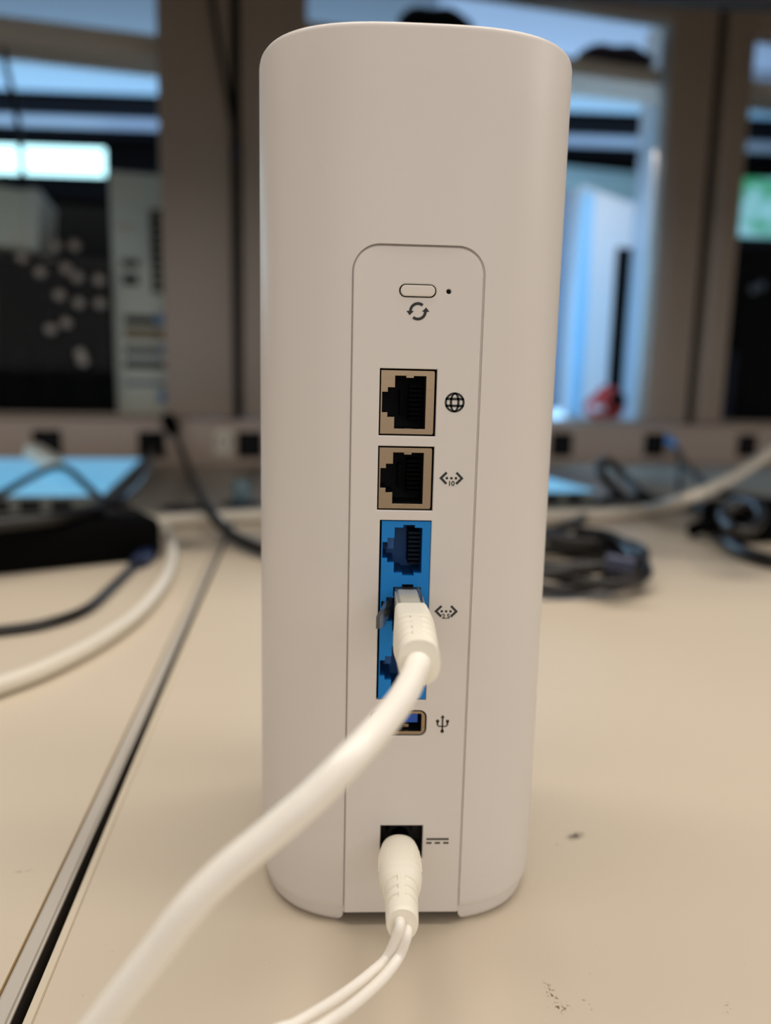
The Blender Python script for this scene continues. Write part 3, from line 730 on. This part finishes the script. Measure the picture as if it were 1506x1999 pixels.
# power strip
f0 = on_z(-240, 1150); f1 = on_z(318, 1092); o = empty('power_strip', 'long black power strip lying on the left desk', 'power strip', (f0+f1)/2, math.atan2((f1-f0).y, (f1-f0).x))
w = (f1-f0).length
MB().box((-w/2, 0, 0), (w/2, .075, .034), .006).build('housing', M['black'], o)
MB().box((-w/2+.01, .012, .0335), (w/2-.05, .062, .0350), .001).build('top_cover', M['beam'], o)
for k in range(5): MB().cyl((-w/2+.06+k*.055, .037, .0345), (-w/2+.06+k*.055, .037, .0362), .018, 20).build('outlet', M['black_in'], o)
MB().box((w/2-.04, .02, .034), (w/2-.018, .055, .040), .002).build('switch', M['black_in'], o)
# coil of cable right of the router
cc = on_z(1078, 1122); co = empty('cable_coil', 'loose coil of black cable on the desk right of router', 'cable', (cc.x, cc.y, 0))
mb = MB(); pts = []
wx = on_z(1216, 1105).x - cc.x
for i in range(76):
    t = i/18*2*math.pi; rr = 1-.10*math.sin(i*.9)-.06*(i/76); z = .005+.0045*(i/18)+.002*math.sin(i*1.3)
    pts.append(Vector((math.cos(t)*wx*rr, math.sin(t)*.068*rr+.006*math.sin(i*.5), z)))
mb.tube(pts, .0045, 10, sub=3).build('cable_jacket', M['blackcable'], co)
a = on_z(1205, 1096, .03)
MB().cyl((a.x-cc.x-.008, a.y-cc.y, .030), (a.x-cc.x+.010, a.y-cc.y-.006, .028), .0065, 14).build('connector', M['navy'], co)
# black tangle right
desk_cable('black_cable', [(1010, 1045), (1085, 1034), (1130, 1018), (1165, 985), (1200, 972), (1245, 976, .01), (1300, 978, .012), (1350, 985), (1400, 1005), (1440, 1035)], .0048, M['blackcable'], 'black cable winding over the desk toward the right adapter')
desk_cable('black_cable', [(1300, 985, .012), (1255, 965, .02), (1220, 930, .035), (1195, 905, .05), (1178, 900, .055), (1172, 915, .05), (1190, 945, .03), (1215, 968, .018), (1245, 985, .008)], .0055, M['blackcable'], 'black cable standing up in a narrow loop behind the coil')
desk_cable('black_cable', [wp(1308, 858, -.05), wp(1318, 872, -.07), wp(1335, 900, -.10), (1365, 935, .03), (1410, 962, .02), (1470, 975, .015), (1560, 985)], .0052, M['blackcable'], 'black cable with blue plug dropping from the right socket', plug=[(0, 1, .008, M['bluestud'])])
desk_cable('black_cable', [(1330, 885, .05), (1328, 920, .035), (1326, 955, .018), (1322, 985, .006)], .0035, M['blackcable'], 'short thin black cable hanging straight beside the white cable')
f0 = on_z(1432, 1060); o = empty('power_adapter', 'black power adapter block among tangled cables on the right', 'adapter', (f0.x+.05, f0.y, 0), .25)
MB().box((-.05, 0, 0), (.09, .065, .036), .008).build('housing', M['black'], o)
MB().tube([(-.05, .03, .016), (-.075, .03, .013), (-.085, .028, .010)], .007, 12).build('strain_relief', M['black'], o)
MB().box((.0, -.0006, .012), (.035, .0005, .026), .0002).build('blue_label', M['bluestud'], o)
desk_cable('black_cable', [(1392, 1000), (1398, 1030), (1425, 1062), (1480, 1088), (1560, 1100), (1650, 1080)], .0060, M['blackcable'], 'thick black cable bent round the front of the right adapter')
desk_cable('black_cable', [(1410, 995, .03), (1440, 978, .045), (1475, 985, .05), (1488, 1010, .045), (1465, 1035, .04), (1430, 1030, .04), (1412, 1005, .042), (1445, 985, .05)], .0045, M['blackcable'], 'black cable coiled on top of the right adapter')

# ---- inside the cabinets behind the glazed doors (local coordinates: u along the doors, v depth)
def cab(name, label, cat, v, pxl, pxr, pyt, pyb=None, kind=None):
    u0, z1 = wall(pxl, pyt, v); u1, _ = wall(pxr, pyt, v); z0 = ZR if pyb is None else wall((pxl+pxr)/2, pyb, v)[1]
    o = empty(name, label, cat, WO+WE*((u0+u1)/2)+WN*v+Vector((0, 0, z0)), WA, kind=kind)
    return o, (u1-u0), z1-z0, (u0+u1)/2, z0
# cabinet carcass: base board and partitions
dc_ = empty('display_cabinet', 'long white-lined display cabinet behind the glazed doors', 'cabinet', WO, WA)
wbox(MB(), -1.10, 1.75, .046, .75, ZR-.025, ZR).build('base_board', M['shelf'], dc_)
for u in (d1[1]+.008, d2[1]+.008): wbox(MB(), u-.009, u+.009, .045, .26, ZR, .93).build('side_panel', M['lining'], dc_)
def shelf(px0, pyt0, pyb0, u0, u1, v):
    zt = wall(px0, pyt0, v)[1]; zb = wall(px0, pyb0, v)[1]
    wbox(MB(), u0, u1, v, v+.10, zb, zt, .002).build('shelf_rail', M['shelf'], dc_); return zt
shelf(170, 50, 92, -1.10, d1[1]-.005, .05)
zsm = shelf(1200, 122, 156, d2[0]+.02, d2[1]-.005, .05)
shelf(1490, 158, 178, d3[0]+.02, 1.70, .05)
# dark items lying on the middle shelf
def lump(name, pxl, pxr, pyt, v, label, cat, m):
    o, w, h, uc, z0 = cab(name, label, cat, v, pxl, pxr, pyt)
    zt = z0+h; o.location.z = zsm; h = zt-zsm
    mb = MB(); mb.sphere((0, .0, h*.5), 1, 20, 12, (w/2, .045, h*.52))
    for v_ in mb.bm.verts:
        v_.co.z = h*max(0, min(1, v_.co.z/h))**0.55+.003*math.sin(v_.co.x*90)*(v_.co.z > h*.5); v_.co.x *= 1+.12*(1-v_.co.z/h)
    mb.build('cloth', m, o); mb = MB(); mb.tube([(-w*.3, -.01, h*.4), (0, -.015, h*.62), (w*.3, -.01, h*.35)], .006, 10).build('strap', M['navy'], o)
lump('cloth_bundle', 1132, 1275, 86, .12, 'dark folded cloth bundle lying on the middle shelf, right', 'bundle', M['plum'])
lump('cloth_bundle', 780, 925, 12, .12, 'dark cloth bundle behind the top of the router', 'bundle', M['casedark'])
# beige computer case, rear side toward the glass
pcs, w, h, uc, z0 = cab('computer_case', 'beige computer case seen from its rear with slots and grille', 'computer', .10, 212, 356, 332)
MB().box((-w/2, 0, 0), (w/2, .40, h), .004).build('case_shell', M['case'], pcs)
def onpc(px, py): u, z = wall(px, py, .10); return u-uc, z-z0
def pcbox(name, x0, x1, y0, y1, m, dep=.003, parent=None):
    a = onpc(x0, y1); b = onpc(x1, y0); return MB().box((a[0], -dep, a[1]), (b[0], .002, b[1]), .0008).build(name, m, parent or pcs)
pcbox('power_supply_plate', 222, 286, 398, 505, M['caselight'])
gr = pcbox('fan_grille', 297, 346, 412, 572, M['casedark'], .002)
for k in range(9):
    a = onpc(297, 420+k*17); b = onpc(346, 423+k*17); MB().box((a[0], -.004, b[1]), (b[0], -.001, a[1]+.0012)).build('grille_bar', M['case'], gr)
pcbox('inlet_socket', 238, 272, 508, 520, M['casedark']); pcbox('inlet_socket', 240, 270, 536, 556, M['casedark'])
pcbox('label_plate', 228, 262, 440, 448, M['shelf'])
for y0, y1, mm in ((619, 632, 'casedark'), (642, 662, 'casegold'), (680, 690, 'casedark'), (693, 703, 'caselight'), (706, 718, 'casedark'), (722, 742, 'case'), (746, 752, 'slate'), (760, 778, 'case')): pcbox('expansion_slot', 243, 345, y0, y1, M[mm])
for px, py in ((314, 624), (331, 650), (326, 682), (331, 692), (327, 768), (335, 760), (320, 775)):
    c = onpc(px, py); MB().sphere((c[0], -.004, c[1]), .011, 14, 9).build('connector', M['bluestud'] if py != 650 else M['knob'], pcs)
# black equipment box; pale studs stand in for glints on its screws
eq, w, h, uc, z0 = cab('equipment_case', 'black equipment case covered with round metal studs', 'equipment case', .06, -190, 205, 492)
MB().box((-w/2, 0, 0), (w/2, .30, h), .004).build('case_shell', M['black'], eq)
for px, py in ((45, 503), (110, 481), (147, 480), (80, 532), (130, 525), (152, 541), (194, 547), (117, 577), (155, 592), (196, 593), (100, 643), (130, 631), (158, 690), (163, 705)):
    u, zz = wall(px, py, .06); s = MB(); s.cyl((u-uc, -.008, zz-z0), (u-uc, .001, zz-z0), .009, 16); s.sphere((u-uc, -.008, zz-z0), .009, 14, 8, (1, .5, 1)); s.build('stud', M['knob'], eq)
for px0, px1, py0, py1 in ((10, 45, 700, 790), (85, 110, 660, 780), (145, 175, 650, 790)):
    a = wall(px0, py1, .06); b = wall(px1, py0, .06); MB().box((a[0]-uc, -.006, a[1]-z0), (b[0]-uc, .001, b[1]-z0), .002).build('front_panel', M['beam'], eq)
ztop = z0+h
# tilted grey box on it
u0, zz0 = wall(-120, 485, .08); u1, zz1 = wall(66, 392, .08)
gb = empty('grey_box', 'pale grey box tilted on top of black equipment case', 'box', WO+WE*((u0+u1)/2)+WN*.09+Vector((0, 0, ztop+.024)), WA)
gb.rotation_euler = (0, math.radians(5), WA)
w_ = u1-u0; h_ = zz1-ztop
MB().box((-w_/2, 0, 0), (w_/2-.022, .16, h_), .004).build('box_body', M['greybox'], gb)
MB().box((w_/2-.022, -.004, -.001), (w_/2+.002, .164, h_+.004), .004).build('end_cap', M['caselight'], gb)
MB().box((w_/2-.03, .02, -.004), (w_/2-.012, .14, .0), .001).build('foot', M['black'], gb)
MB().box((-w_/2, .02, -.022), (-w_/2+.018, .14, .0), .001).build('foot', M['black'], gb)
# black monitor back behind them
mo, w, h, uc, z0 = cab('computer_case', 'tall black computer case behind the studded equipment case', 'computer', .42, -260, 240, 352)
MB().box((-w/2, 0, 0), (w/2, .20, h), .006).build('case_shell', M['black'], mo); MB().box((-w/2+.02, -.003, .02), (w/2-.02, .001, h-.02), .002).build('front_panel', M['darkwall'], mo)
# middle cabinet: white tower, sheet tinted with blue daylight, red tape dispenser, white lump
u0, z1 = wall(1138, 362, .26); u1, z2 = wall(1252, 400, .26); w = u1-u0; h = z1-ZR; h2 = z2-ZR
wt = empty('white_tower', 'white computer tower with sloping top and tall black slot behind right glass', 'computer', WO+WE*u0+WN*.26+Vector((0, 0, ZR)), WA)
def slab(x0, x1, y0, y1, za, zb, name, m):
    mb = MB(); mb.prism([(x0, 0.002), (x1, 0.002), (x1, zb), (x0, za)], y0, y1, lambda x, y, z: (x, z, y)); bmesh.ops.bevel(mb.bm, geom=list(mb.bm.edges), offset=.0025, segments=2, affect='EDGES'); mb.build(name, m, wt)
slab(0, w, 0, .05, h, h2, 'front_panel', M['white'])
slab(-.055, w-.004, .05, .26, h+.012, h2-.003, 'side_shell', M['slate'])
MB().box((.0, -.003, .004), (.030, .001, h-.012), .001).build('pale_blue_strip', M['sheet'], wt)  # lit front edge put in as a coloured strip
a_ = wall(1204, 486, .26); b_2 = wall(1248, 486, .26)
MB().box((a_[0]-u0, -.003, .01), (b_2[0]-u0, .002, b_2[1]-ZR), .001).build('black_slot', M['casedark'], wt)
sh, w, h, uc, z0 = cab('blue_sheet', 'large pale blue sheet standing behind the white tower', 'sheet', .56, 900, 1300, 304)
MB().box((-w/2, 0, 0), (w/2, .008, h), .001).build('sheet_board', M['sheet'], sh); MB().box((-w/2, -.004, h-.012), (w/2, .012, h), .001).build('top_edge', M['sheet'], sh)
MB().box((-w/2, -.02, 0), (w/2, .03, .012), .002).build('foot_rail', M['white'], sh)
rd, w, h, uc, z0 = cab('tape_dispenser', 'red rounded tape dispenser in front of the white tower', 'tape dispenser', .07, 1160, 1238, 752)
mb = MB(); mb.sphere((0, .03, h*.5), 1, 20, 12, (w/2, .03, h*.5)); 
for v_ in mb.bm.verts: v_.co.z = max(0, v_.co.z*(1.0 if v_.co.x > -.01 else .82))
mb.build('body', M['red'], rd)
MB().cyl((w*.12, -.004, h*.62), (w*.12, .064, h*.62), h*.22, 20).build('tape_roll', M['casedark'], rd); MB().box((-w*.45, -.004, h*.3), (-w*.2, .01, h*.45), .002).build('cutter', M['white'], rd)
wl, w, h, uc, z0 = cab('computer_mouse', 'small rounded white mouse beside the red dispenser', 'mouse', .065, 1085, 1128, 797)
mb = MB(); mb.sphere((0, .03, 0), 1, 18, 12, (w/2, .04, h)); 
for v_ in mb.bm.verts: v_.co.z = max(0, v_.co.z)
mb.build('shell', M['white'], wl); MB().box((-.002, -.006, h*.62), (.002, .01, h*.8), .0005).build('scroll_wheel', M['casedark'], wl)
# right cabinet: black tower
bt_, w, h, uc, z0 = cab('computer_case', 'black computer case at right edge, dark blue side stripe', 'computer', .07, 1452, 1640, 480)
MB().box((-w/2+.012, 0, 0), (w/2, .38, h), .004).build('case_shell', M['black'], bt_)
MB().box((-w/2, .004, .006), (-w/2+.0125, .37, h*.42), .003).build('side_stripe', M['navy'], bt_)
for px, py in ((1470, 565), (1485, 558)):
    u, zz = wall(px, py, .07); MB().sphere((u-uc, -.003, zz-z0), .010, 14, 8, (1, .5, 1)).build('stud', M['slate'], bt_)  # glints built as raised dots
MB().box((-w/2+.03, -.003, h*.86), (w/2-.02, .001, h*.94), .001).build('drive_cover', M['beam'], bt_)
# hanging black wire in the left cabinet
desk_cable('hanging_wire', [wp(6, 95, .06), wp(16, 150, .06), wp(30, 205, .06), wp(38, 270, .06), wp(44, 340, .06)], .0045, M['blackcable'], 'black wire hanging at far left under the cabinet shelf')
